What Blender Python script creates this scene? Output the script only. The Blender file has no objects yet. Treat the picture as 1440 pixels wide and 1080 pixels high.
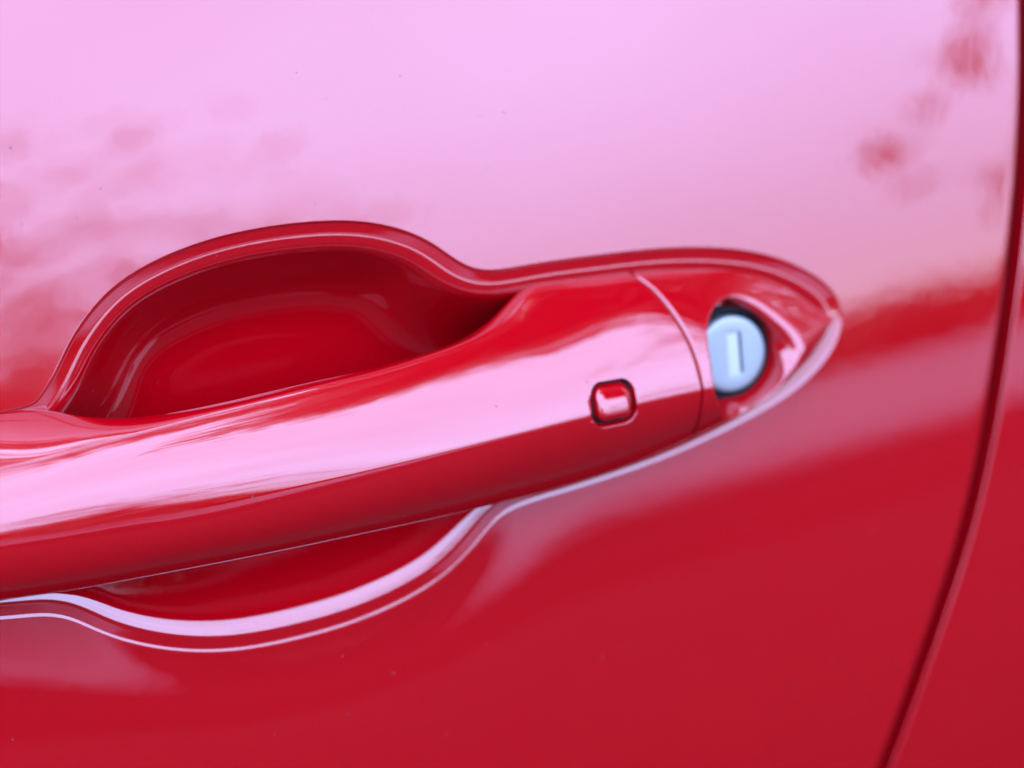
import bpy, math, random
import numpy as np

# ------------------------------------------------------------------ camera, light, exposure
scene = bpy.context.scene
col = scene.collection
R = math.radians

PITCH, YAW, CAM_D = R(24.0), R(24.0), 0.50
fwd = np.array([math.sin(YAW) * math.cos(PITCH), math.cos(YAW) * math.cos(PITCH), -math.sin(PITCH)])
rgt = np.array([math.cos(YAW), -math.sin(YAW), 0.0])
upv = np.cross(rgt, fwd)
camd = bpy.data.cameras.new('camera')
cam = bpy.data.objects.new('camera', camd)
col.objects.link(cam)
cp = -fwd * CAM_D
from mathutils import Matrix
cam.matrix_world = Matrix(((rgt[0], upv[0], -fwd[0], cp[0]), (rgt[1], upv[1], -fwd[1], cp[1]),
                           (rgt[2], upv[2], -fwd[2], cp[2]), (0, 0, 0, 1)))
camd.sensor_width = 36
camd.lens = 85
camd.clip_start = 0.02
camd.clip_end = 2000
camd.dof.use_dof = True
camd.dof.focus_distance = 0.470
camd.dof.aperture_fstop = 6.3
scene.camera = cam

SUN_EL, SUN_AZ = R(45.0), R(15.0)     # high behind the car, veiled by cloud
world = bpy.data.worlds.new("World")
scene.world = world
world.use_nodes = True
wn = world.node_tree
bg = wn.nodes['Background']
sky = wn.nodes.new('ShaderNodeTexSky')
sky.sky_type = 'NISHITA'
sky.sun_disc = False
sky.sun_elevation = SUN_EL
sky.sun_rotation = SUN_AZ
sky.air_density = 0.8
sky.dust_density = 0.3
sky.ozone_density = 1.0
# thin bluish overcast: brightness rises from horizon to zenith, with soft cloud structure
wtc = wn.nodes.new('ShaderNodeTexCoord')
wsx = wn.nodes.new('ShaderNodeSeparateXYZ')
wn.links.new(wtc.outputs['Generated'], wsx.inputs[0])
wmr = wn.nodes.new('ShaderNodeMapRange')
wmr.interpolation_type = 'SMOOTHSTEP'
wmr.inputs['From Min'].default_value = -0.08
wmr.inputs['From Max'].default_value = 0.40
wmr.inputs['To Min'].default_value = 0.28
wmr.inputs['To Max'].default_value = 1.0
wn.links.new(wsx.outputs['Z'], wmr.inputs['Value'])
wno = wn.nodes.new('ShaderNodeTexNoise')
wno.inputs['Scale'].default_value = 2.2
wno.inputs['Detail'].default_value = 3
wn.links.new(wtc.outputs['Generated'], wno.inputs['Vector'])
wcl = wn.nodes.new('ShaderNodeMapRange')
wcl.inputs['To Min'].default_value = 0.7
wcl.inputs['To Max'].default_value = 1.3
wn.links.new(wno.outputs[0], wcl.inputs['Value'])
wmu = wn.nodes.new('ShaderNodeMath')
wmu.operation = 'MULTIPLY'
wn.links.new(wmr.outputs[0], wmu.inputs[0])
wn.links.new(wcl.outputs[0], wmu.inputs[1])
wvm = wn.nodes.new('ShaderNodeVectorMath')
wvm.operation = 'SCALE'
wvm.inputs[0].default_value = (2.5, 3.25, 5.8)
wn.links.new(wmu.outputs[0], wvm.inputs['Scale'])
wmx = wn.nodes.new('ShaderNodeMix')
wmx.data_type = 'RGBA'
wmx.inputs['Factor'].default_value = 0.88
wn.links.new(sky.outputs[0], wmx.inputs['A'])
wn.links.new(wvm.outputs[0], wmx.inputs['B'])
wn.links.new(wmx.outputs['Result'], bg.inputs[0])
bg.inputs[1].default_value = 0.15
sun = bpy.data.lights.new('sun', 'SUN')
sun.energy = 0.5
sun.angle = R(30)
sun.color = (1.0, 0.95, 0.88)
suno = bpy.data.objects.new('sun', sun)
col.objects.link(suno)
sdir = np.array([math.sin(SUN_AZ) * math.cos(SUN_EL), math.cos(SUN_AZ) * math.cos(SUN_EL), math.sin(SUN_EL)])
from mathutils import Vector
suno.rotation_euler = Vector(sdir).to_track_quat('Z', 'Y').to_euler()
suno.location = (0, 0, 6)
scene.view_settings.view_transform = 'Standard'
scene.view_settings.look = 'None'
scene.view_settings.exposure = 3.8
scene.view_settings.gamma = 1.0
scene.cycles.max_bounces = 8
scene.cycles.use_denoising = True

# ------------------------------------------------------------------ helpers
def link(name, me, mat, parent=None):
    o = bpy.data.objects.new(name, me)
    col.objects.link(o)
    if mat is not None:
        me.materials.append(mat)
    if parent is not None:
        o.parent = parent
    return o

def mesh_np(name, V, faces, normals=None, smooth=True):
    """V (n,3) in millimetres, faces (m,k) index array of one polygon size, or list of such arrays"""
    if not isinstance(faces, list):
        faces = [faces]
    me = bpy.data.meshes.new(name)
    V = np.asarray(V, np.float64) * 0.001
    me.vertices.add(len(V))
    me.vertices.foreach_set('co', V.astype(np.float32).ravel())
    loops = np.concatenate([f.ravel() for f in faces]).astype(np.int32)
    tot = np.concatenate([np.full(len(f), f.shape[1]) for f in faces]).astype(np.int32)
    start = np.concatenate([[0], np.cumsum(tot)[:-1]]).astype(np.int32)
    me.loops.add(len(loops))
    me.loops.foreach_set('vertex_index', loops)
    me.polygons.add(len(tot))
    me.polygons.foreach_set('loop_start', start)
    me.polygons.foreach_set('use_smooth', np.full(len(tot), smooth))
    me.update(calc_edges=True)
    me.validate(clean_customdata=False)
    if normals is not None:
        me.normals_split_custom_set_from_vertices(normals.astype(np.float32).tolist())
    return me

def grid_faces(n, m, closed=False, base=0):
    i = np.arange(n - 1)[:, None]
    k = m if closed else m - 1
    j = np.arange(k)[None, :]
    j2 = (j + 1) % m
    f = np.stack([i * m + j, (i + 1) * m + j, (i + 1) * m + j2, i * m + j2], -1).reshape(-1, 4)
    return f + base

def sstep(a, b, x):
    t = np.clip((x - a) / (b - a), 0, 1)
    return t * t * (3 - 2 * t)

def smooth_closed(P, n):
    """periodic cubic spline through P, n samples evenly along its length"""
    P = np.asarray(P, float)
    d = np.linalg.norm(np.roll(P, -1, 0) - P, axis=1) ** 0.5
    S = pspline(P[None], d[None], np.linspace(0, len(P), 4000, endpoint=False))[0]
    L = np.concatenate([[0], np.cumsum(np.linalg.norm(np.diff(np.vstack([S, S[:1]]), axis=0), axis=1))])
    S = np.vstack([S, S[:1]])
    q = np.linspace(0, L[-1], n, endpoint=False)
    return np.stack([np.interp(q, L, S[:, c]) for c in range(S.shape[1])], -1)

def pspline(P, d, u):
    """periodic C2 spline, batched: P (s,n,c) points, d (s,n) knot steps, u in [0,n) -> (s,len(u),c)"""
    s, n, c = P.shape
    A = np.zeros((s, n, n))
    idx = np.arange(n)
    dm = np.roll(d, 1, 1)
    A[:, idx, (idx - 1) % n] += dm
    A[:, idx, idx] += 2 * (dm + d)
    A[:, idx, (idx + 1) % n] += d
    nx = np.roll(P, -1, 1)
    pv = np.roll(P, 1, 1)
    rhs = 6 * ((nx - P) / d[..., None] - (P - pv) / dm[..., None])
    M = np.linalg.solve(A, rhs)
    i = np.floor(u).astype(int) % n
    t = (u - np.floor(u))[None, :, None]
    di = d[:, i][..., None]
    p0, p1, m0, m1 = P[:, i], P[:, (i + 1) % n], M[:, i], M[:, (i + 1) % n]
    a = 1 - t
    return a * p0 + t * p1 + ((a ** 3 - a) * m0 + (t ** 3 - t) * m1) * di ** 2 / 6

def sdf_poly(px, pz, poly):
    """signed distance, positive inside"""
    sh = px.shape
    X = px.ravel()
    Z = pz.ravel()
    out = np.empty(len(X))
    a = poly
    b = np.roll(poly, -1, 0)
    e = b - a
    L2 = (e ** 2).sum(1)
    for s in range(0, len(X), 20000):
        x = X[s:s + 20000, None]
        z = Z[s:s + 20000, None]
        wx = x - a[:, 0]
        wz = z - a[:, 1]
        t = np.clip((wx * e[:, 0] + wz * e[:, 1]) / L2, 0, 1)
        dd = (wx - t * e[:, 0]) ** 2 + (wz - t * e[:, 1]) ** 2
        d = np.sqrt(dd.min(1))
        c = (a[:, 1] > z) != (b[:, 1] > z)
        xi = a[:, 0] + (z - a[:, 1]) / np.where(np.abs(e[:, 1]) < 1e-12, 1e-12, e[:, 1]) * e[:, 0]
        ins = ((c & (x < xi)).sum(1) % 2) == 1
        out[s:s + 20000] = np.where(ins, d, -d)
    return out.reshape(sh)

def whit(x, y, xs, lam):
    """smooth curve through (x,y) sampled at xs (penalised second difference)"""
    x = np.asarray(x, float)
    y = np.asarray(y, float)
    g = np.linspace(-152, 82, 469)
    n = len(g)
    h = g[1] - g[0]
    A = np.zeros((len(x), n))
    k = np.clip(((x - g[0]) / h).astype(int), 0, n - 2)
    f = (x - g[k]) / h
    A[np.arange(len(x)), k] = 1 - f
    A[np.arange(len(x)), k + 1] += f
    D2 = (np.eye(n)[:-2] - 2 * np.eye(n)[1:-1] + np.eye(n)[2:]) / h ** 2
    s = np.linalg.solve(A.T @ A + lam * h * D2.T @ D2, A.T @ y)
    # local cubic (Catmull-Rom) sampling of the smoothed table
    q = np.clip((np.asarray(xs) - g[0]) / h, 1, n - 2.001)
    i = np.floor(q).astype(int)
    t = q - i
    p0, p1, p2, p3 = s[i - 1], s[i], s[i + 1], s[np.minimum(i + 2, n - 1)]
    return p1 + 0.5 * t * (p2 - p0 + t * (2 * p0 - 5 * p1 + 4 * p2 - p3 + t * (3 * (p1 - p2) + p3 - p0)))

def empty(name, loc=(0, 0, 0)):
    o = bpy.data.objects.new(name, None)
    col.objects.link(o)
    o.location = loc
    return o

def tag(o, label=None, cat=None, group=None, kind=None):
    for k, v in (('label', label), ('category', cat), ('group', group), ('kind', kind)):
        if v:
            o[k] = v
    return o

# ------------------------------------------------------------------ materials
def new_mat(name):
    m = bpy.data.materials.new(name)
    m.use_nodes = True
    nt = m.node_tree
    return m, nt, nt.nodes['Principled BSDF']

def paint_mat():
    m, nt, b = new_mat('red_paint')
    b.inputs['Roughness'].default_value = 0.35
    b.inputs['Specular IOR Level'].default_value = 0.0
    b.inputs['Coat Weight'].default_value = 1.0
    b.inputs['Coat Roughness'].default_value = 0.012
    b.inputs['Coat IOR'].default_value = 1.75
    tc = nt.nodes.new('ShaderNodeTexCoord')
    # fine dust specks
    vo = nt.nodes.new('ShaderNodeTexVoronoi')
    vo.inputs['Scale'].default_value = 190
    sx = nt.nodes.new('ShaderNodeSeparateXYZ')
    nt.links.new(tc.outputs['Object'], sx.inputs[0])
    cx = nt.nodes.new('ShaderNodeCombineXYZ')
    nt.links.new(sx.outputs['X'], cx.inputs['X'])
    nt.links.new(sx.outputs['Z'], cx.inputs['Y'])
    vo.voronoi_dimensions = '2D'
    nt.links.new(cx.outputs[0], vo.inputs['Vector'])
    sz = nt.nodes.new('ShaderNodeMath')
    sz.operation = 'MULTIPLY_ADD'
    sep = nt.nodes.new('ShaderNodeSeparateColor')
    nt.links.new(vo.outputs['Color'], sep.inputs[0])
    pw = nt.nodes.new('ShaderNodeMath')
    pw.operation = 'POWER'
    nt.links.new(sep.outputs[0], pw.inputs[0])
    pw.inputs[1].default_value = 1.0
    nt.links.new(pw.outputs[0], sz.inputs[0])
    sz.inputs[1].default_value = 0.28
    sz.inputs[2].default_value = -0.245
    lt = nt.nodes.new('ShaderNodeMath')
    lt.operation = 'LESS_THAN'
    nt.links.new(vo.outputs['Distance'], lt.inputs[0])
    nt.links.new(sz.outputs[0], lt.inputs[1])
    mx = nt.nodes.new('ShaderNodeMix')
    mx.data_type = 'RGBA'
    mx.inputs['A'].default_value = (0.238, 0.0002, 0.0024, 1)
    mx.inputs['B'].default_value = (0.10, 0.05, 0.06, 1)
    nt.links.new(lt.outputs[0], mx.inputs['Factor'])
    nt.links.new(mx.outputs['Result'], b.inputs['Base Color'])
    cw = nt.nodes.new('ShaderNodeMath')
    cw.operation = 'SUBTRACT'
    cw.inputs[0].default_value = 1.0
    nt.links.new(lt.outputs[0], cw.inputs[1])
    nt.links.new(cw.outputs[0], b.inputs['Coat Weight'])
    # orange peel in the clear coat
    no = nt.nodes.new('ShaderNodeTexNoise')
    no.inputs['Scale'].default_value = 260
    no.inputs['Detail'].default_value = 1.5
    nt.links.new(tc.outputs['Object'], no.inputs['Vector'])
    bp = nt.nodes.new('ShaderNodeBump')
    bp.inputs['Strength'].default_value = 0.25
    bp.inputs['Distance'].default_value = 0.00004
    nt.links.new(no.outputs[0], bp.inputs['Height'])
    nt.links.new(bp.outputs[0], b.inputs['Coat Normal'])
    return m

def plain_mat(name, base, rough, metal=0.0, noise=0.0, nscale=800, coat=0.0):
    m, nt, b = new_mat(name)
    b.inputs['Roughness'].default_value = rough
    b.inputs['Metallic'].default_value = metal
    b.inputs['Coat Weight'].default_value = coat
    tc = nt.nodes.new('ShaderNodeTexCoord')
    n = nt.nodes.new('ShaderNodeTexNoise')
    n.inputs['Scale'].default_value = nscale
    n.inputs['Detail'].default_value = 4
    nt.links.new(tc.outputs['Object'], n.inputs['Vector'])
    r = nt.nodes.new('ShaderNodeMapRange')
    r.inputs['To Min'].default_value = 1 - noise
    r.inputs['To Max'].default_value = 1 + noise
    nt.links.new(n.outputs[0], r.inputs['Value'])
    mu = nt.nodes.new('ShaderNodeMix')
    mu.data_type = 'RGBA'
    mu.blend_type = 'MULTIPLY'
    mu.inputs['Factor'].default_value = 1
    mu.inputs['A'].default_value = (*base, 1)
    nt.links.new(r.outputs[0], mu.inputs['B'])
    nt.links.new(mu.outputs['Result'], b.inputs['Base Color'])
    return m

PAINT = paint_mat()
RUBBER = plain_mat('black_rubber', (0.012, 0.011, 0.012), 0.6, noise=0.2)
GAP_BLACK = plain_mat('gap_black', (0.006, 0.005, 0.006), 0.6, noise=0.15)  # near black, carries the shade of the gaps round button and lock
GAP_BLACK.node_tree.nodes['Principled BSDF'].inputs['Specular IOR Level'].default_value = 0.1
SILVER = plain_mat('satin_metal', (0.225, 0.235, 0.238), 0.38, metal=0.55, noise=0.05, nscale=1500)
SHUTTER = plain_mat('shutter_metal', (0.34, 0.35, 0.35), 0.3, metal=0.5, noise=0.04, nscale=1500)
JAMB = plain_mat('jamb_shade_red', (0.06, 0.001, 0.003), 0.4, noise=0.1)  # body red darkened, the shut gap's shade is in this colour

# ------------------------------------------------------------------ the door's own surface (millimetres)
def F(x, z):
    """side of the car: y of the sheet metal at x along the car and z up; +y goes into the car"""
    zz = (z - 0.08 * x) * 0.001
    xx = x * 0.001
    return 1000 * (0.25 * zz + 0.85 * zz * zz + 0.15 * xx * xx)

RIM = [(-98.1, 10.9), (-96.4, 12.0), (-93.3, 15.4), (-89.0, 21.4), (-81.6, 28.6), (-73.2, 33.0), (-62.2, 36.0), (-51.3, 37.3),
       (-40.3, 37.4), (-29.3, 36.3), (-20.2, 33.6), (-13.5, 29.8), (-8.0, 25.4), (-2.3, 23.2), (7.7, 23.1), (22.0, 22.9), (33.0, 22.5),
       (43.9, 21.5), (55.2, 19.4), (64.1, 16.4), (71.6, 12.3), (76.2, 8.4), (78.4, 4.6), (78.4, 0.4), (75.8, -4.5),
       (70.5, -9.1), (63.9, -12.7), (55.8, -15.6), (47.9, -17.8), (40.0, -19.7), (32.6, -21.2), (21.0, -22.9), (9.7, -24.2),
       (0.5, -25.3), (-5.1, -27.0), (-9.8, -30.6), (-16.3, -35.6), (-24.6, -39.6), (-35.8, -42.6), (-46.6, -44.0),
       (-57.3, -44.4), (-66.1, -43.9), (-74.8, -42.2), (-83.2, -39.3), (-90.5, -35.5), (-96.0, -31.9), (-101.0, -30.0), (-110.0, -28.9),
       (-125.0, -25.5), (-136.0, -18.5), (-139.5, -8.5), (-136.0, 2.0), (-125.0, 7.8), (-112.0, 9.6), (-104.3, 10.3)]
RIMC = smooth_closed(RIM, 520)

GAP_Z = [-460, -250, -150, -105, -96.3, -86.2, -78.2, -70.3, -64.2, -57.5, -49.8, -41.9, -34.5, -28.2, -19.4, -11.5, -2.8, 5.6, 17.4, 36.9, 53.5, 100, 190]
GAP_X = [30, 50, 70, 87.2, 91.0, 94.7, 98.0, 101.2, 103.7, 106.5, 109.3, 111.5, 113.6, 115.2, 117.2, 119.2, 121.1, 123.0, 125.7, 129.3, 131.7, 136.5, 142]

def gap_x(z):
    k = np.linspace(-460, 190, 300)
    v = np.interp(k, GAP_Z, GAP_X)
    ker = np.exp(-0.5 * (np.arange(-12, 13) / 5.0) ** 2)
    ker /= ker.sum()
    v = np.convolve(np.pad(v, 12, mode='reflect', reflect_type='odd'), ker, 'valid')
    return np.interp(z, k, v)

LEDGE = 3.1

# slope of the cup wall: a full rounded lip running into one deep bowl
WALL_E = np.linspace(0, 60, 3001)
_sl = 0.22 * sstep(0, 0.5, WALL_E) + 1.0 * sstep(0.3, 4.6, WALL_E)
_sl = _sl * (1 - sstep(7, 29.5, WALL_E) ** 0.9)
WALL_D = np.concatenate([[0], np.cumsum((_sl[1:] + _sl[:-1]) / 2 * np.diff(WALL_E))])

def skin_depth(d, x, z):
    roll = (0.34 - 0.19 * np.clip(-z / 36, -1, 1)) * sstep(-0.12, 0.5, d)
    ls = 0.10 + 0.13 * np.clip(z / 36, -0.75, 1)          # the ledge leans in more at the top than at the bottom
    ledge = ls * np.clip(d - 0.4, 0, 3.0)
    bead = -0.07 * np.exp(-((d - LEDGE) / 0.32) ** 2)
    wall = np.interp(d - LEDGE, WALL_E, WALL_D)
    q = np.clip((np.hypot((x + 50) / 50, (z + 4) / 40.5) - 1) * 45, 0, None)     # distance outside the cup's oval
    wd = sstep(14, -24, z) * sstep(25, -15, x)
    dish = (0.08 + 0.52 * wd) * np.exp(-(q / 14.0) ** 2) - 0.24 * wd * np.exp(-(q / 6.0) ** 2)
    return roll + ledge + bead + wall + dish

def skin_y(x, z):
    d = np.full(x.shape, -200.0)
    near = (x > -185) & (x < 125) & (z > -92) & (z < 85)
    d[near] = sdf_poly(x[near], z[near], RIMC)
    return F(x, z) + skin_depth(d, x, z), d

def axis(segs):
    out = []
    for a, b, st in segs:
        n = max(2, int(round((b - a) / st)))
        out.append(np.linspace(a, b, n, endpoint=False))
    out.append([segs[-1][1]])
    return np.concatenate(out)

car_door = empty('car_door', (0, 0, 0))
tag(car_door, 'glossy red car door with pull handle over a scooped cup and round key lock', 'car door')

ax = axis([(-800, -200, 12), (-200, -145, 2.0), (-145, -112, 0.7), (-112, 81, 0.185)])
az = axis([(-450, -110, 6), (-110, -54, 1.2), (-54, 45, 0.185), (45, 90, 1.2), (90, 170, 4)])
u_edge = np.linspace(0, 1, 26)[1:]
Z1, X1 = np.meshgrid(az, ax, indexing='ij')
gx = gap_x(az) - 1.9                                   # where the hem starts to turn
X2 = 81 + (gx[:, None] - 81) * u_edge[None, :]
X2 = np.where(gx[:, None] > 84, X2, 81 + 3 * u_edge[None, :])
GX = np.concatenate([X1, X2], 1)
GZ = np.repeat(az[:, None], GX.shape[1], 1)
GY, GD = skin_y(GX, GZ)
# hem: a small radius, then the edge runs into the car
hr = 1.8
ang = np.linspace(0, math.pi / 2, 8)[1:]
hx = np.concatenate([hr * np.sin(ang), [hr, hr]])
hy = np.concatenate([hr * (1 - np.cos(ang)), [hr + 4, hr + 9]])
GX = np.concatenate([GX, GX[:, -1:] + hx[None]], 1)
GY = np.concatenate([GY, F(GX[:, -len(hx):], np.repeat(az[:, None], len(hx), 1)) + hy[None]], 1)
GZ = np.repeat(az[:, None], GX.shape[1], 1)
GD = np.concatenate([GD, np.full((len(az), len(hx)), -200.0)], 1)
P = np.stack([GX, GY, GZ], -1)

def grid_normals(P):
    du = np.gradient(P, axis=1)
    dv = np.gradient(P, axis=0)
    n = np.cross(du, dv)
    return n / np.maximum(np.linalg.norm(n, axis=-1, keepdims=True), 1e-12)

NRM = grid_normals(P)
if NRM[10, 10, 1] > 0:
    NRM = -NRM
fa = grid_faces(*P.shape[:2])[:, ::-1]
fd = GD.ravel()[fa].mean(1)

def submesh(name, fsel):
    used, inv = np.unique(fsel.ravel(), return_inverse=True)
    return mesh_np(name, P.reshape(-1, 3)[used], inv.reshape(fsel.shape), NRM.reshape(-1, 3)[used])

link('door_skin', submesh('door_skin', fa[fd <= LEDGE]), PAINT, car_door)
link('handle_recess', submesh('handle_recess', fa[fd > LEDGE]), PAINT, car_door)

# ------------------------------------------------------------------ handle and lock cover: one flowing form, cut by the seam
def tab(rows):
    return np.array(rows, float).T

T_ = tab([(-150, 8.5, 1), (-130, 9.3, 0), (-115, 9.9, -1.5), (-105.0, 9.9, -2), (-100.5, 9.9, -1.6), (-96.0, 9.8, -2.4), (-93.4, 9.6, -4.6), (-89.8, 9.3, -6.8),
          (-82.7, 8.9, -8.5), (-72.5, 9.1, -9.5), (-58.5, 9.9, -10.0), (-43.8, 10.9, -10.0), (-32.6, 11.4, -9.5), (-20.8, 12.3, -8.5),
          (-12.5, 13.1, -7.0), (-4.8, 14.5, -4.2), (1.4, 16.4, -1.2), (4.5, 17.9, 0.0), (7.6, 18.4, 0.8), (18.9, 18.3, 1.5), (30.5, 17.9, 2.0),
          (40.8, 17.1, 2.0), (55.8, 14.9, 2.0), (63.2, 12.2, 2.2), (70.7, 7.8, 2.6), (77.1, 2.6, 4.0)])
P_ = tab([(-150, 2, -10), (-130, 3.8, -12.5), (-108.2, 5.6, -14.0), (-94.8, 7.1, -14.5), (-80.8, 8.4, -14.2), (-69.5, 9.3, -13.7), (-55.1, 10.2, -13.2),
          (-44.8, 10.8, -12.7), (-29.6, 11.6, -11.7), (-15.3, 12.8, -10.0), (1.7, 14.3, -7.0), (15, 15.4, -5.0), (29.6, 15.9, -3.2), (47.0, 14.4, -1.0),
          (60, 11.3, 0.4), (70, 6.5, 0.9), (77, 2.3, 2.5)])
C_ = tab([(-150, -8.5, -15), (-130, -7, -18), (-111.2, -5.9, -20.0), (-98.1, -5.5, -20.6), (-84.7, -4.9, -21.0), (-70.9, -4.3, -21.2), (-56.8, -3.5, -21.0), (-42.1, -2.8, -20.7),
          (-27.2, -2.2, -20.0), (-8.3, -1.6, -18.5), (9.7, -1.5, -16.5), (20.6, -1.5, -15.0), (36.1, -1.9, -12.5), (51.4, -2.4, -11.0),
          (63.8, -1.6, -7.8), (72, 0.7, -3.4), (77, 1.6, 1.5)])
E_ = tab([(-150, -19.5, -4), (-130, -20.5, -7), (-110.8, -20.6, -9.2), (-97.5, -20.6, -10.2), (-83.9, -20.3, -11.0), (-69.9, -20.1, -11.4), (-55.5, -19.9, -11.4), (-40.5, -19.7, -11.0),
          (-25.1, -19.7, -10.0), (-12.1, -19.9, -8.5), (-5.4, -20.0, -7.5), (11.8, -20.2, -5.0), (27.8, -18.9, -3.0), (38.2, -17.0, -1.9),
          (47.6, -15.2, -1.0), (59.9, -11.6, 0.2), (69.9, -6.4, 1.2), (77, 0.6, 3.0)])
B_ = tab([(-150, 0, 8), (-110, 0, 8), (-100, 0, 7), (-92, 0, 2), (-84, 0, -3), (-60, 0, -5), (-20, 0, -4.5), (-8, 0, -1), (2, 0, 5), (10, 0, 8), (77, 0, 8)])

NSEC = 9   # 0 back, 1 back top, 2 T, 3 P, 4 upper face, 5 crease, 6 lower face, 7 E, 8 back bottom

def section_points(t):
    g = {}
    for k, tb, l1, l2 in (('T', T_, 3, 3), ('P', P_, 60, 60), ('C', C_, 250, 250), ('E', E_, 60, 60), ('B', B_, 8, 8)):
        g[k] = (whit(tb[0], tb[1], t, l1), whit(tb[0], tb[2], t, l2))
    tz, th = g['T']
    pz, ph = g['P']
    cz, ch = g['C']
    ez, eh = g['E']
    bh = g['B'][1]
    k = np.clip((77 - t) / 40, 0, 1)                  # bulges die out towards the tip
    k = k * (2 - k)
    uz, uh = (pz + cz) / 2 + 0.7 * k, (ph + ch) / 2 - (1.5 + 0.8 * sstep(-10, -70, t)) * k
    lz, lh = (cz + ez) / 2 - 0.9 * k, (ch + eh) / 2 - 2.6 * k
    S = np.zeros((len(t), NSEC, 2))
    S[:, 0] = np.stack([bh, (tz + ez) / 2], -1)
    S[:, 1] = np.stack([th + 0.55 * (bh - th), tz - 1.3 * k], -1)
    S[:, 2] = np.stack([th, tz], -1)
    S[:, 3] = np.stack([ph, pz], -1)
    S[:, 4] = np.stack([uh, uz], -1)
    S[:, 5] = np.stack([ch, cz], -1)
    S[:, 6] = np.stack([lh, lz], -1)
    S[:, 7] = np.stack([eh, ez], -1)
    S[:, 8] = np.stack([eh + 0.5 * (bh - eh), ez + 1.3 * k], -1)
    return S

def surf(tt, u):
    """tt (nt,nu) station of each vertex, u (nu,) place round the section -> (nt,nu,3) mm"""
    dense = np.linspace(-151, 77.5, 700)
    S = section_points(dense)
    d = np.maximum(np.linalg.norm(np.roll(S, -1, 1) - S, axis=-1), 0.3) ** 0.5
    G = pspline(S, d, u)                              # (700, nu, 2)
    q = np.clip((tt - dense[0]) / (dense[1] - dense[0]), 1, len(dense) - 2.001)
    i = np.floor(q).astype(int)
    f = (q - i)[..., None]
    jj = np.arange(len(u))[None, :]
    p0, p1, p2, p3 = G[i - 1, jj], G[i, jj], G[i + 1, jj], G[np.minimum(i + 2, len(dense) - 1), jj]
    v = p1 + 0.5 * f * (p2 - p0 + f * (2 * p0 - 5 * p1 + 4 * p2 - p3 + f * (3 * (p1 - p2) + p3 - p0)))
    h, z = v[..., 0], v[..., 1]
    return np.stack([tt, F(tt, z) + h, z], -1)

SEAM = pspline(np.array([[[34.0], [31.0], [30.0], [32.3], [36.3], [37.0], [36.8], [37.4], [36.0]]]), np.ones((1, 9)), np.linspace(0, 9, 901)[:-1])[0, :, 0]

def seam_x(u):
    return np.interp(u % 9, np.linspace(0, 9, 901), np.append(SEAM, SEAM[0]))

def surf_normals(Pn):
    du = np.roll(Pn, -1, 1) - np.roll(Pn, 1, 1)
    dt = np.gradient(Pn, axis=0)
    n = np.cross(dt, du)
    n /= np.maximum(np.linalg.norm(n, axis=-1, keepdims=True), 1e-12)
    return n

def usamples(dense_ranges):
    out = []
    for a, b, st in dense_ranges:
        out.append(np.arange(a, b - 1e-9, st))
    return np.concatenate(out)

def crease_amp(t):
    return 0.03 + 0.57 * sstep(-75, 5, t) * (1 - 0.75 * sstep(40, 66, t))

def add_crease(Pn, Nn, tt, u):
    """soft ridge along the character line"""
    j = np.argmin(np.abs(u - 5.0))
    s = np.linalg.norm(np.diff(Pn, axis=1), axis=-1)
    L = np.concatenate([np.zeros((len(Pn), 1)), np.cumsum(s, 1)], 1)
    s = np.abs(L - L[:, j:j + 1])
    w = 3.2
    r = 0.55
    k = np.exp(-(np.sqrt(s * s + r * r) - r) / w)
    k[:, (u < 3.3) | (u > 6.9)] = 0
    return Pn + Nn * (crease_amp(tt) * k)[..., None]

BTN_C, BTN_ROT = np.array([15.6, -0.8]), R(-3.0)

def btn_local(x, z):
    c, s = math.cos(BTN_ROT), math.sin(BTN_ROT)
    dx, dz = x - BTN_C[0], z - BTN_C[1]
    return dx * c + dz * s, -dx * s + dz * c

def rrect(a, b, ha, hb, r):
    qa, qb = np.abs(a) - (ha - r), np.abs(b) - (hb - r)
    return -(np.hypot(np.maximum(qa, 0), np.maximum(qb, 0)) + np.minimum(np.maximum(qa, qb), 0) - r)

# --- grip
ug = usamples([(0, 1.6, 0.05), (1.6, 2.94, 0.02), (2.94, 3.06, 0.006), (3.06, 4.35, 0.02), (4.35, 5.6, 0.0115), (5.6, 7.6, 0.02), (7.6, 9.0, 0.05)])
tg = axis([(-148, -112, 2), (-112, 9.3, 0.6), (9.3, 22, 0.13), (22, 33, 0.5), (33, 35.5, 0.15)])
sg = (tg + 148) / (35.5 + 148)
xs = seam_x(ug) - 0.16
TT = -148 + (xs[None, :] + 148) * sg[:, None]
PG = surf(TT, ug)
NG = surf_normals(PG)
if NG[len(tg) // 2, np.argmin(np.abs(ug - 5))][1] > 0:
    NG = -NG
PG = add_crease(PG, NG, TT, ug)
# the parting line along the top of the grip
lenu = np.linalg.norm(np.diff(PG, axis=1), axis=-1)
Lu = np.concatenate([np.zeros((len(PG), 1)), np.cumsum(lenu, 1)], 1)
j3 = np.argmin(np.abs(ug - 3.0))
su = Lu - Lu[:, j3:j3 + 1]
PG = PG - NG * (0.28 * np.exp(-(su / 0.15) ** 2) * (1 - sstep(-60, -38, TT)))[..., None]
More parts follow.
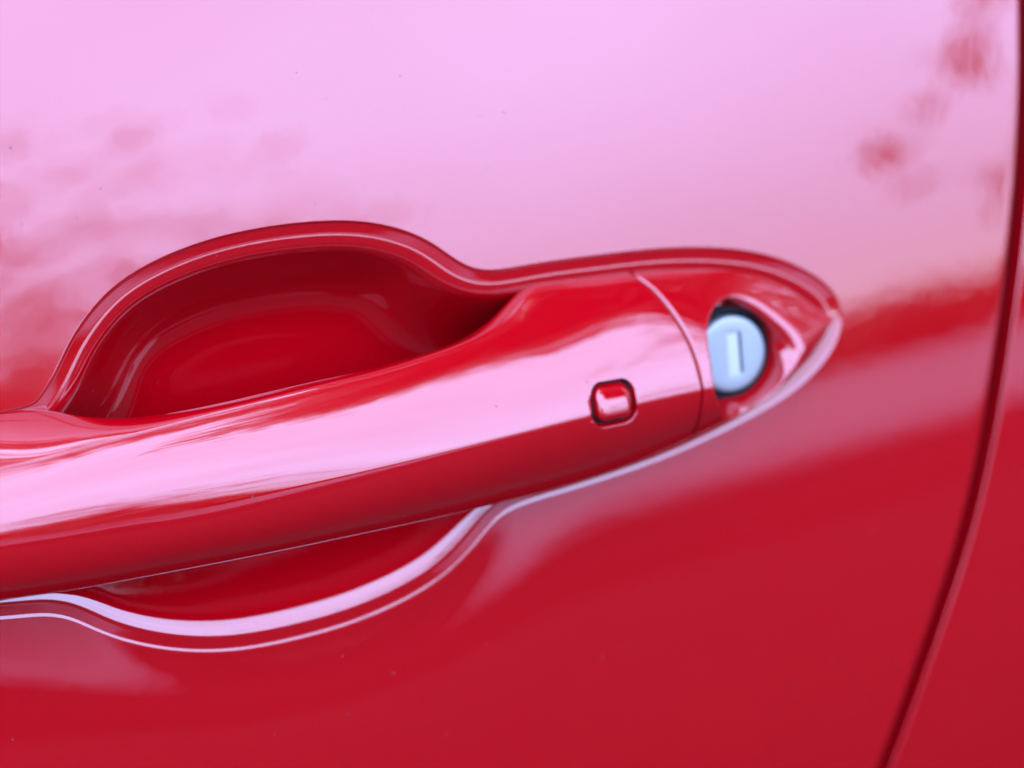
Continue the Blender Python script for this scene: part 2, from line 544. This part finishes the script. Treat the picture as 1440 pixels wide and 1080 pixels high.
# fit of the outer face around the button, kept for the button itself
ba, bb = btn_local(PG[..., 0], PG[..., 2])
front = ((ug > 4) & (ug < 6.6))[None, :] & np.ones_like(ba, bool)
sel = front & (np.abs(ba) < 7) & (np.abs(bb) < 6)
Aq = np.stack([np.ones(sel.sum()), ba[sel], bb[sel], ba[sel] ** 2, ba[sel] * bb[sel], bb[sel] ** 2], -1)
btn_fit = np.linalg.lstsq(Aq, PG[..., 1][sel], rcond=None)[0]
dp = rrect(ba, bb, 5.05, 4.1, 2.7)
PG[..., 1] += np.where(front, 2.4 * sstep(-0.25, 0.22, dp), 0)
# rounded end at the seam, then the end wall
e = xs[None, :] - TT
r_ = 0.55
ins = np.where(e < r_, r_ - np.sqrt(np.clip(r_ * r_ - (r_ - np.clip(e, 0, r_)) ** 2, 0, None)), 0)
PG = PG - NG * ins[..., None]
endw = [PG[-1] - NG[-1] * k for k in (1.0, 2.5, 5.0)]
PG = np.concatenate([PG, np.stack(endw)], 0)
nu = len(ug)
faces = [grid_faces(len(PG), nu, True)]
cen = np.array([[PG[0, :, 0].mean(), PG[0, :, 1].mean(), PG[0, :, 2].mean()]])
VG = np.vstack([PG.reshape(-1, 3), cen])
faces.append(np.stack([np.arange(nu), (np.arange(nu) + 1) % nu, np.full(nu, len(VG) - 1)], -1))
door_handle = link('door_handle', mesh_np('door_handle', VG, faces), PAINT, car_door)

# --- button in its pocket
def btn_patch(name, ha, hb, rr, prof, mat, n=33):
    g = np.linspace(-1, 1, n)
    A, B = np.meshgrid(g, g, indexing='ij')
    # square grid pulled onto a rounded rectangle
    rho = np.maximum(np.abs(A), np.abs(B))
    th = np.arctan2(B * hb, A * ha)
    def edge(th):
        lo, hi = np.zeros_like(th), np.full_like(th, ha + hb)
        for _ in range(40):
            mid = (lo + hi) / 2
            ins = rrect(np.cos(th) * mid, np.sin(th) * mid, ha, hb, rr) > 0
            lo = np.where(ins, mid, lo)
            hi = np.where(ins, hi, mid)
        return lo
    rad = edge(th) * rho
    a, b = rad * np.cos(th), rad * np.sin(th)
    y = btn_fit[0] + btn_fit[1] * a + btn_fit[2] * b + btn_fit[3] * a * a + btn_fit[4] * a * b + btn_fit[5] * b * b
    y = y + prof(rrect(a, b, ha, hb, rr), a, b)
    c, s = math.cos(BTN_ROT), math.sin(BTN_ROT)
    x = BTN_C[0] + a * c - b * s
    z = BTN_C[1] + a * s + b * c
    V = np.stack([x, y, z], -1).reshape(-1, 3)
    return link(name, mesh_np(name, V, grid_faces(n, n)), mat, door_handle)

def pill(d, a, b):
    e = np.clip(1 - d / 2.2, 0, 1)
    return -1.35 + 3.0 * (1 - np.sqrt(np.clip(1 - e * e, 0, 1))) + 0.035 * b * b

btn_patch('unlock_button', 4.32, 3.38, 2.2, pill, PAINT, 61)
btn_patch('button_gap_shade', 5.15, 4.2, 2.7, lambda d, a, b: 1.75 + 0 * a, GAP_BLACK, 21)  # added black plate: shade of the gap round the button as colour

# --- lock cover
SCOOP = [(52.8, 11.4), (58.5, 9.1), (62.9, 5.0), (65.0, 0.9), (64.6, -2.6), (61.0, -6.6), (55.1, -10.4), (49.7, -12.6), (44.6, -11.6),
         (41.4, -6.5), (40.4, -0.8), (40.6, 4.0), (42.3, 8.2), (45.4, 10.6), (48.8, 11.5)]
SCOOPC = smooth_closed(SCOOP, 240)
uc = usamples([(0, 1.6, 0.05), (1.6, 3.0, 0.02), (3.0, 7.2, 0.0125), (7.2, 9.0, 0.04)])
tc_ = np.concatenate([np.linspace(0, 1.5, 13), axis([(1.8, 30, 0.26), (30, 40.2, 0.5)])])
xs = seam_x(uc) + 0.16
sc_ = tc_ / tc_[-1]
TT = np.where(tc_[:, None] <= 1.5, xs[None, :] + tc_[:, None],
              xs[None, :] + 1.5 + (77.2 - xs[None, :] - 1.5) * ((tc_[:, None] - 1.5) / (tc_[-1] - 1.5)))
PC = surf(TT, uc)
NC = surf_normals(PC)
if NC[len(tc_) // 3, np.argmin(np.abs(uc - 5))][1] > 0:
    NC = -NC
PC = add_crease(PC, NC, TT, uc)
e = TT - xs[None, :]
r_ = 0.8
ins = np.where(e < r_, r_ - np.sqrt(np.clip(r_ * r_ - (r_ - np.clip(e, 0, r_)) ** 2, 0, None)), 0)
PC = PC - NC * ins[..., None]
DISC = np.array([50.6, -1.3])
DISC_H, DISC_R = -1.2, 8.25
fr = ((uc > 2.6) & (uc < 7.3))[None, :]
# distance inside the dimple, measured along rays from its middle so the dimple has no ridges
sc_c = np.array([50.8, -0.5])
sc_a = np.arctan2(SCOOPC[:, 1] - sc_c[1], SCOOPC[:, 0] - sc_c[0])
sc_o = np.argsort(sc_a)
sc_r = np.hypot(*(SCOOPC - sc_c).T)
qa = np.arctan2(PC[..., 2] - sc_c[1], PC[..., 0] - sc_c[0])
ds = np.interp(qa, sc_a[sc_o], sc_r[sc_o], period=2 * math.pi) - np.hypot(PC[..., 0] - sc_c[0], PC[..., 2] - sc_c[1])
wall_w = 1.9 + 6.0 * sstep(46, 62, PC[..., 0])
S_ = sstep(-0.06, 1.0, np.clip(ds, -1, 40) / wall_w)
floor_y = F(PC[..., 0], PC[..., 2]) + 1.2
PC[..., 1] = np.where(fr, PC[..., 1] + np.clip(floor_y - PC[..., 1], 0, None) * S_, PC[..., 1])
rd = np.hypot(PC[..., 0] - DISC[0], PC[..., 2] - DISC[1])
PC[..., 1] = np.where(fr, np.maximum(PC[..., 1], floor_y + 1.6 - 9 * sstep(9.2, 10.6, rd) - 60 * np.clip(rd - 10.6, 0, None)), PC[..., 1])
wallc = [PC[0] - NC[0] * k for k in (5.0, 2.5, 1.0)]
PC = np.concatenate([np.stack(wallc), PC], 0)
nu = len(uc)
faces = [grid_faces(len(PC), nu, True)]
VC = np.vstack([PC.reshape(-1, 3), PC[-1].mean(0)[None]])
last = (len(PC) - 1) * nu
faces.append(np.stack([last + np.arange(nu), np.full(nu, len(VC) - 1), last + (np.arange(nu) + 1) % nu], -1))
lock_cover = link('lock_cover', mesh_np('lock_cover', VC, faces), PAINT, car_door)

# --- lock cylinder: face with a key slot cut through, bevelled rim; its plane follows the door
tl = 0.25 + 2 * 0.85 * (DISC[1] - 0.08 * DISC[0]) * 0.001
nl = np.array([0.0, -1.0, tl]) / math.hypot(1, tl)
vl = np.array([0.0, tl, 1.0]) / math.hypot(1, tl)
ul = np.array([1.0, 0, 0])
oc = np.array([DISC[0], F(DISC[0], DISC[1]) + DISC_H, DISC[1]])

def disc_pts(a, b, out):
    return oc + np.outer(a, ul) + np.outer(b, vl) + np.outer(np.broadcast_to(out, a.shape), nl)

NL = 144
th = np.linspace(0, 2 * math.pi, NL, endpoint=False)
sa, sb, s0 = 1.75, 4.55, 0.75                     # key slot half width, half height, offset to the right

def rect_ray(th, ha, hb):
    c, s = np.cos(th), np.sin(th)
    k = np.minimum(ha / np.maximum(np.abs(c), 1e-9), hb / np.maximum(np.abs(s), 1e-9))
    return k * c, k * s

def lathe_rings(rings, name, mat, parent, close_last=True):
    V, F_ = [], []
    for a, b, o in rings:
        V.append(disc_pts(a, b, o))
    n = len(rings)
    V = np.vstack(V)
    f = [grid_faces(n, NL, True)]
    if close_last:
        V = np.vstack([V, V[(n - 1) * NL:].mean(0)[None]])
        f.append(np.stack([(n - 1) * NL + np.arange(NL), np.full(NL, len(V) - 1), (n - 1) * NL + (np.arange(NL) + 1) % NL], -1))
    return link(name, mesh_np(name, V, f), mat, parent)

rings = []
for rr, o in ((8.25, -3.2), (8.25, -0.75), (8.2, -0.5), (8.08, -0.28), (7.9, -0.12), (7.65, -0.02), (7.3, 0.02), (6.0, 0.05)):
    rings.append((rr * np.cos(th), rr * np.sin(th), o))
ra, rb = rect_ray(th, sa, sb)
rings += [(ra * 1.02 + s0, rb * 1.01, 0.055), (ra + s0, rb, 0.05), (ra + s0, rb, -0.9)]
lathe_rings(rings, 'lock_cylinder', SILVER, lock_cover, False)
# shutter plate sits tilted in the slot, leaving a dark gap on its right
g4 = np.array([[-1.74, -4.54, 0.04], [1.05, -4.54, -0.14], [1.05, 4.54, -0.14], [-1.74, 4.54, 0.04], [-1.74, -4.52, -1.2], [1.05, -4.52, -1.2], [1.05, 4.52, -1.2], [-1.74, 4.52, -1.2]])
Vs = np.vstack([disc_pts(g4[k:k + 1, 0] + s0, g4[k:k + 1, 1], g4[k, 2]) for k in range(8)])
link('key_slot_shutter', mesh_np('key_slot_shutter', Vs, np.array([[0, 1, 2, 3], [0, 4, 5, 1], [1, 5, 6, 2], [2, 6, 7, 3], [3, 7, 4, 0]]), smooth=False), SHUTTER, lock_cover)
rings = [(rr * np.cos(th), rr * np.sin(th), o) for rr, o in ((8.0, -2.6), (8.6, -2.2), (8.95, -1.3), (9.15, -1.2), (9.9, -1.3), (10.2, -1.6), (10.4, -3.4))]
lathe_rings(rings, 'lock_gap_shade', GAP_BLACK, lock_cover, False)  # dark ring added for the shaded gap around the cylinder
rings = [(rr * np.cos(th) + s0 * 0, rr * np.sin(th), o) for rr, o in ((7.0, -0.95), (3.0, -0.95))]
lathe_rings(rings, 'key_slot', GAP_BLACK, lock_cover, True)

# ------------------------------------------------------------------ the next panel, beyond the shut gap
GAPW = 3.5
body_panel = empty('body_panel', (0.3, 0, 0))
tag(body_panel, 'red painted body panel beyond the dark curved shut line at the right', 'car panel')
ue = np.concatenate([np.linspace(0, 1, 30) ** 1.5 * 60, np.linspace(75, 700, 24)])
z2 = axis([(-450, -130, 8), (-130, 90, 1.5), (90, 170, 4)])
g0 = gap_x(z2) + GAPW
hr = 0.35
an = np.linspace(math.pi / 2, 0, 9)
hx = np.concatenate([[0, 0], hr * (1 - np.sin(an))])
hy = np.concatenate([[hr + 9, hr + 4], hr * (1 - np.cos(an))])[:]
XX = np.concatenate([g0[:, None] + hx[None], g0[:, None] + hr + ue[None, 1:]], 1)
ZZ = np.repeat(z2[:, None], XX.shape[1], 1)
YY = F(XX, ZZ)
YY[:, :len(hx)] += hy[None]
YY += 0.3
PB = np.stack([XX, YY, ZZ], -1)
o = link('panel_skin', mesh_np('panel_skin', PB.reshape(-1, 3) - np.array([300, 0, 0]), grid_faces(*PB.shape[:2])[:, ::-1]), PAINT, body_panel)
# inner jamb and its rubber strip close the gap from behind
XJ = np.stack([gap_x(z2) - 14, gap_x(z2) - 2, gap_x(z2) + GAPW + 6, gap_x(z2) + GAPW + 14], 1)
ZJ = np.repeat(z2[:, None], 4, 1)
PJ = np.stack([XJ, F(XJ, ZJ) + np.array([16, 11.5, 10.0, 10.0])[None], ZJ], -1)
link('door_jamb', mesh_np('door_jamb', PJ.reshape(-1, 3) - np.array([300, 0, 0]), grid_faces(*PJ.shape[:2])[:, ::-1]), JAMB, body_panel)
PS = []
for k in range(11):
    a = math.pi * k / 10
    xx = gap_x(z2) + 0.2 - 2.4 * math.cos(a)
    PS.append(np.stack([xx, F(xx, z2) + 11.4 - 3.4 * math.sin(a), z2], -1))
PS = np.stack(PS, 1)
link('door_seal', mesh_np('door_seal', PS.reshape(-1, 3) - np.array([300, 0, 0]), grid_faces(*PS.shape[:2])[:, ::-1]), RUBBER, body_panel)

# ------------------------------------------------------------------ what the paint mirrors: ground and trees across the way
def matte(m):
    m.node_tree.nodes['Principled BSDF'].inputs['Specular IOR Level'].default_value = 0.05

GLASS = plain_mat('tinted_glass', (0.006, 0.007, 0.008), 0.03, noise=0.05, coat=0.3)
for par, xa, xb, off in ((car_door, -800, 138, 0), (body_panel, 146, 1000, 300)):
    y0 = float(F(np.array(0.0), np.array(170.0)))
    V = []
    for x_ in (xa, xb):
        V += [(x_, y0 + 4, 160), (x_, y0 + 190, 560), (x_, y0 + 195, 560), (x_, y0 + 9, 160)]
    V = np.array(V, float) - np.array([off, 0, 0])
    link('window_glass', mesh_np('window_glass', V, np.array([[0, 4, 5, 1], [1, 5, 6, 2], [2, 6, 7, 3], [3, 7, 4, 0], [0, 1, 2, 3], [4, 7, 6, 5]]), smooth=False), GLASS, par)

def quad(name, x0, x1, y0, y1, z, mat):
    me = bpy.data.meshes.new(name)
    me.from_pydata([(x0, y0, z), (x1, y0, z), (x1, y1, z), (x0, y1, z)], [], [(0, 1, 2, 3)])
    return link(name, me, mat)

GZ0 = -0.85
GROUND = plain_mat('ground_paving', (0.03, 0.027, 0.04), 0.42, noise=0.5, nscale=0.5)
ASPHALT = plain_mat('dark_asphalt', (0.004, 0.004, 0.004), 0.9, noise=0.3, nscale=9)
BAY = plain_mat('bay_asphalt', (0.013, 0.0125, 0.0125), 0.9, noise=0.3, nscale=9)
for m_ in (ASPHALT, BAY):
    matte(m_)
GROUND.node_tree.nodes['Principled BSDF'].inputs['Specular IOR Level'].default_value = 0.22
tag(quad('ground', -500, 500, -500, 500, GZ0, GROUND), kind='structure')
tag(quad('road', -60, 60, -5.9, -3.6, GZ0 + 0.004, ASPHALT), kind='structure')
KERB = plain_mat('kerb_stone', (0.22, 0.2, 0.25), 0.85, noise=0.25, nscale=3)
matte(KERB)
bx = np.array([(x_, y_, z_) for x_ in (-60, 60) for y_ in (-6.08, -5.9) for z_ in (GZ0 - 0.1, GZ0 + 0.12)]) * 1000
tag(link('kerb', mesh_np('kerb', bx, np.array([[0, 1, 3, 2], [4, 6, 7, 5], [0, 4, 5, 1], [2, 3, 7, 6], [1, 5, 7, 3], [0, 2, 6, 4]]), smooth=False), KERB), kind='structure')
tag(quad('pavement', -60, 60, -60, -6.08, GZ0 + 0.1, GROUND), kind='structure')
tag(quad('parking_bay', -60, 60, -3.6, 6, GZ0 + 0.004, BAY), kind='structure')

LEAF = plain_mat('leaf', (0.03, 0.04, 0.02), 0.7, noise=0.4, nscale=3)
THIN_LEAF = plain_mat('thin_leaf', (0.04, 0.05, 0.025), 0.6, noise=0.3, nscale=3)
_nt = THIN_LEAF.node_tree
_tr = _nt.nodes.new('ShaderNodeBsdfTranslucent')
_tr.inputs['Color'].default_value = (0.30, 0.34, 0.30, 1)
_ad = _nt.nodes.new('ShaderNodeAddShader')
_nt.links.new(_nt.nodes['Principled BSDF'].outputs[0], _ad.inputs[0])
_nt.links.new(_tr.outputs[0], _ad.inputs[1])
_nt.links.new(_ad.outputs[0], _nt.nodes['Material Output'].inputs['Surface'])
BARK = plain_mat('bark', (0.07, 0.05, 0.04), 0.9, noise=0.3, nscale=20)

def leaves(centers, size, rng):
    n = len(centers)
    a = rng.normal(size=(n, 3))
    a /= np.linalg.norm(a, axis=1, keepdims=True)
    b = np.cross(a, rng.normal(size=(n, 3)))
    b /= np.linalg.norm(b, axis=1, keepdims=True)
    s = size * rng.uniform(0.6, 1.3, (n, 1))
    V = np.stack([centers - a * s, centers + b * s * 0.45, centers + a * s, centers - b * s * 0.45], 1).reshape(-1, 3)
    return V, np.arange(4 * n).reshape(-1, 4)

rng = np.random.default_rng(4)
C0 = []
for x in np.arange(-52, 40, 1.0):
    hgt = rng.uniform(9.5, 12.0) if x < -24 else rng.uniform(3.4, 4.6) if x < 4.5 else rng.uniform(1.15, 1.6)
    for _ in range(3 if x > -24 else 10):
        c = np.array([x + rng.uniform(-.6, .6), -24 + rng.uniform(-1.5, 1.5), GZ0 + rng.uniform(.2, max(.3, hgt - .5))])
        C0.append(c + rng.normal(size=(420, 3)) * np.array([.7, .6, .22 + .1 * hgt]))
C0 = np.vstack(C0)
C0[:, 2] = np.maximum(C0[:, 2], GZ0 + .05)
V, f = leaves(C0, 0.16, rng)
tag(link('treeline', mesh_np('treeline', V * 1000, f, smooth=False), LEAF), 'dark leafy trees and bushes across the way, mirrored in the paint', kind='stuff')

def limb(path, r0, r1, n=9):
    path = np.asarray(path, float)
    k = len(path)
    rad = np.linspace(r0, r1, k)
    V = []
    for i in range(k):
        t = path[min(i + 1, k - 1)] - path[max(i - 1, 0)]
        t /= np.linalg.norm(t)
        a = np.cross(t, [0.3, 0.9, 0.2]); a /= np.linalg.norm(a)
        b = np.cross(t, a)
        th = np.linspace(0, 2 * math.pi, n, endpoint=False)
        V.append(path[i] + rad[i] * (np.cos(th)[:, None] * a + np.sin(th)[:, None] * b))
    return np.vstack(V), grid_faces(k, n, True)

def tree(label, base, limbs, clumps, leaf, rng, leaf_mat):
    t = empty('tree', base)
    tag(t, label, 'tree')
    base = np.array(base)
    Vs, Fs, o = [], [], 0
    for path, r0, r1 in limbs:
        v, f = limb(path, r0, r1)
        Vs.append(v - base)
        Fs.append(f + o)
        o += len(v)
    link('trunk', mesh_np('trunk', np.vstack(Vs) * 1000, np.vstack(Fs)), BARK, t)
    P0 = np.vstack([np.array(c) + rng.normal(size=(n, 3)) * np.array(s) for c, s, n in clumps])
    v, f = leaves(P0 - base, leaf, rng)
    link('crown', mesh_np('crown', v * 1000, f, smooth=False), leaf_mat, t)

def curve(a, b, sag, n=8):
    a, b = np.array(a, float), np.array(b, float)
    k = np.linspace(0, 1, n)[:, None]
    return a + (b - a) * k + np.array([0, 0, 1.0]) * sag * 4 * k * (1 - k)

# a tall loose tree across the way
cl, lb = [], [(curve((1.0, -13, GZ0), (1.2, -13, 3.0), 0), .09, .04)]
for i in range(72):
    z = 0.2 + 5.0 * rng.uniform(0, 1) ** 1.5
    wdt = 1.9 * math.sin(math.pi * min(1, (z + 1.2) / 7.4)) ** .7
    c = (0.8 + rng.uniform(-1, 0.85) * wdt, -13 + rng.uniform(-1, 1) * wdt * .7, z)
    cl.append((c, (.6, .45, .07), 34))
    if i % 4 == 0:
        lb.append((curve((1.2, -13, max(0.2, z - 1.0)), c, .15, 5), .03, .01))
tree('tall loose leafy tree across the way, seen only as streaks in the paint', (1.0, -13, GZ0), lb, cl, .085, rng, LEAF)
# a tree whose crown leans out overhead and hangs down at the right
cl, lb = [], [(curve((5.5, -2.2, GZ0), (4.6, -2.2, 3.9), .1), .2, .1)]
for i in range(122):
    c = (rng.uniform(1.15, 3.2), rng.uniform(-1.2, 2.0), rng.uniform(4.0, 5.0))
    if i >= 78:
        c = (rng.uniform(3.0, 5.0), rng.uniform(-1.5, 1.5), rng.uniform(4.4, 5.6))
    if i >= 108:
        c = (rng.uniform(-0.4, 1.0), rng.uniform(0.4, 2.2), rng.uniform(4.2, 5.0))
    cl.append((c, (.34, .22, .2), 300 if i < 108 else 130))
    if i % 3 == 0:
        lb.append((curve((4.6, -2.2, 3.7), c, .2, 6), .06, .012))
for i in range(150):
    az_, dd = R(rng.uniform(59, 118)), rng.uniform(3.8, 5.6)
    c = (dd * math.sin(az_), -dd * math.cos(az_), rng.uniform(-0.6, 4.9))
    cl.append((c, (.34, .34, .26), 170))
    if i % 4 == 0:
        lb.append((curve((5.2, -2.2, max(0.3, c[2] - 1)), c, .15, 6), .05, .012))
for p0, p1 in (((4.4, -2.2, 3.6), (2.02, -2.95, 0.62)), ((4.6, -2.0, 3.6), (2.28, -2.9, 0.42)), ((4.8, -2.0, 3.5), (2.6, -2.9, 0.75))):
    br = curve(p0, p1, .35, 16)
    lb.append((br, .02, .004))
    for k in range(6, 16):
        cl.append((br[k], (.06, .06, .07), 5))
tree('broad tree leaning overhead and hanging down at the right, mirrored in the handle', (5.5, -2.2, GZ0), lb, cl, .075, rng, THIN_LEAF)
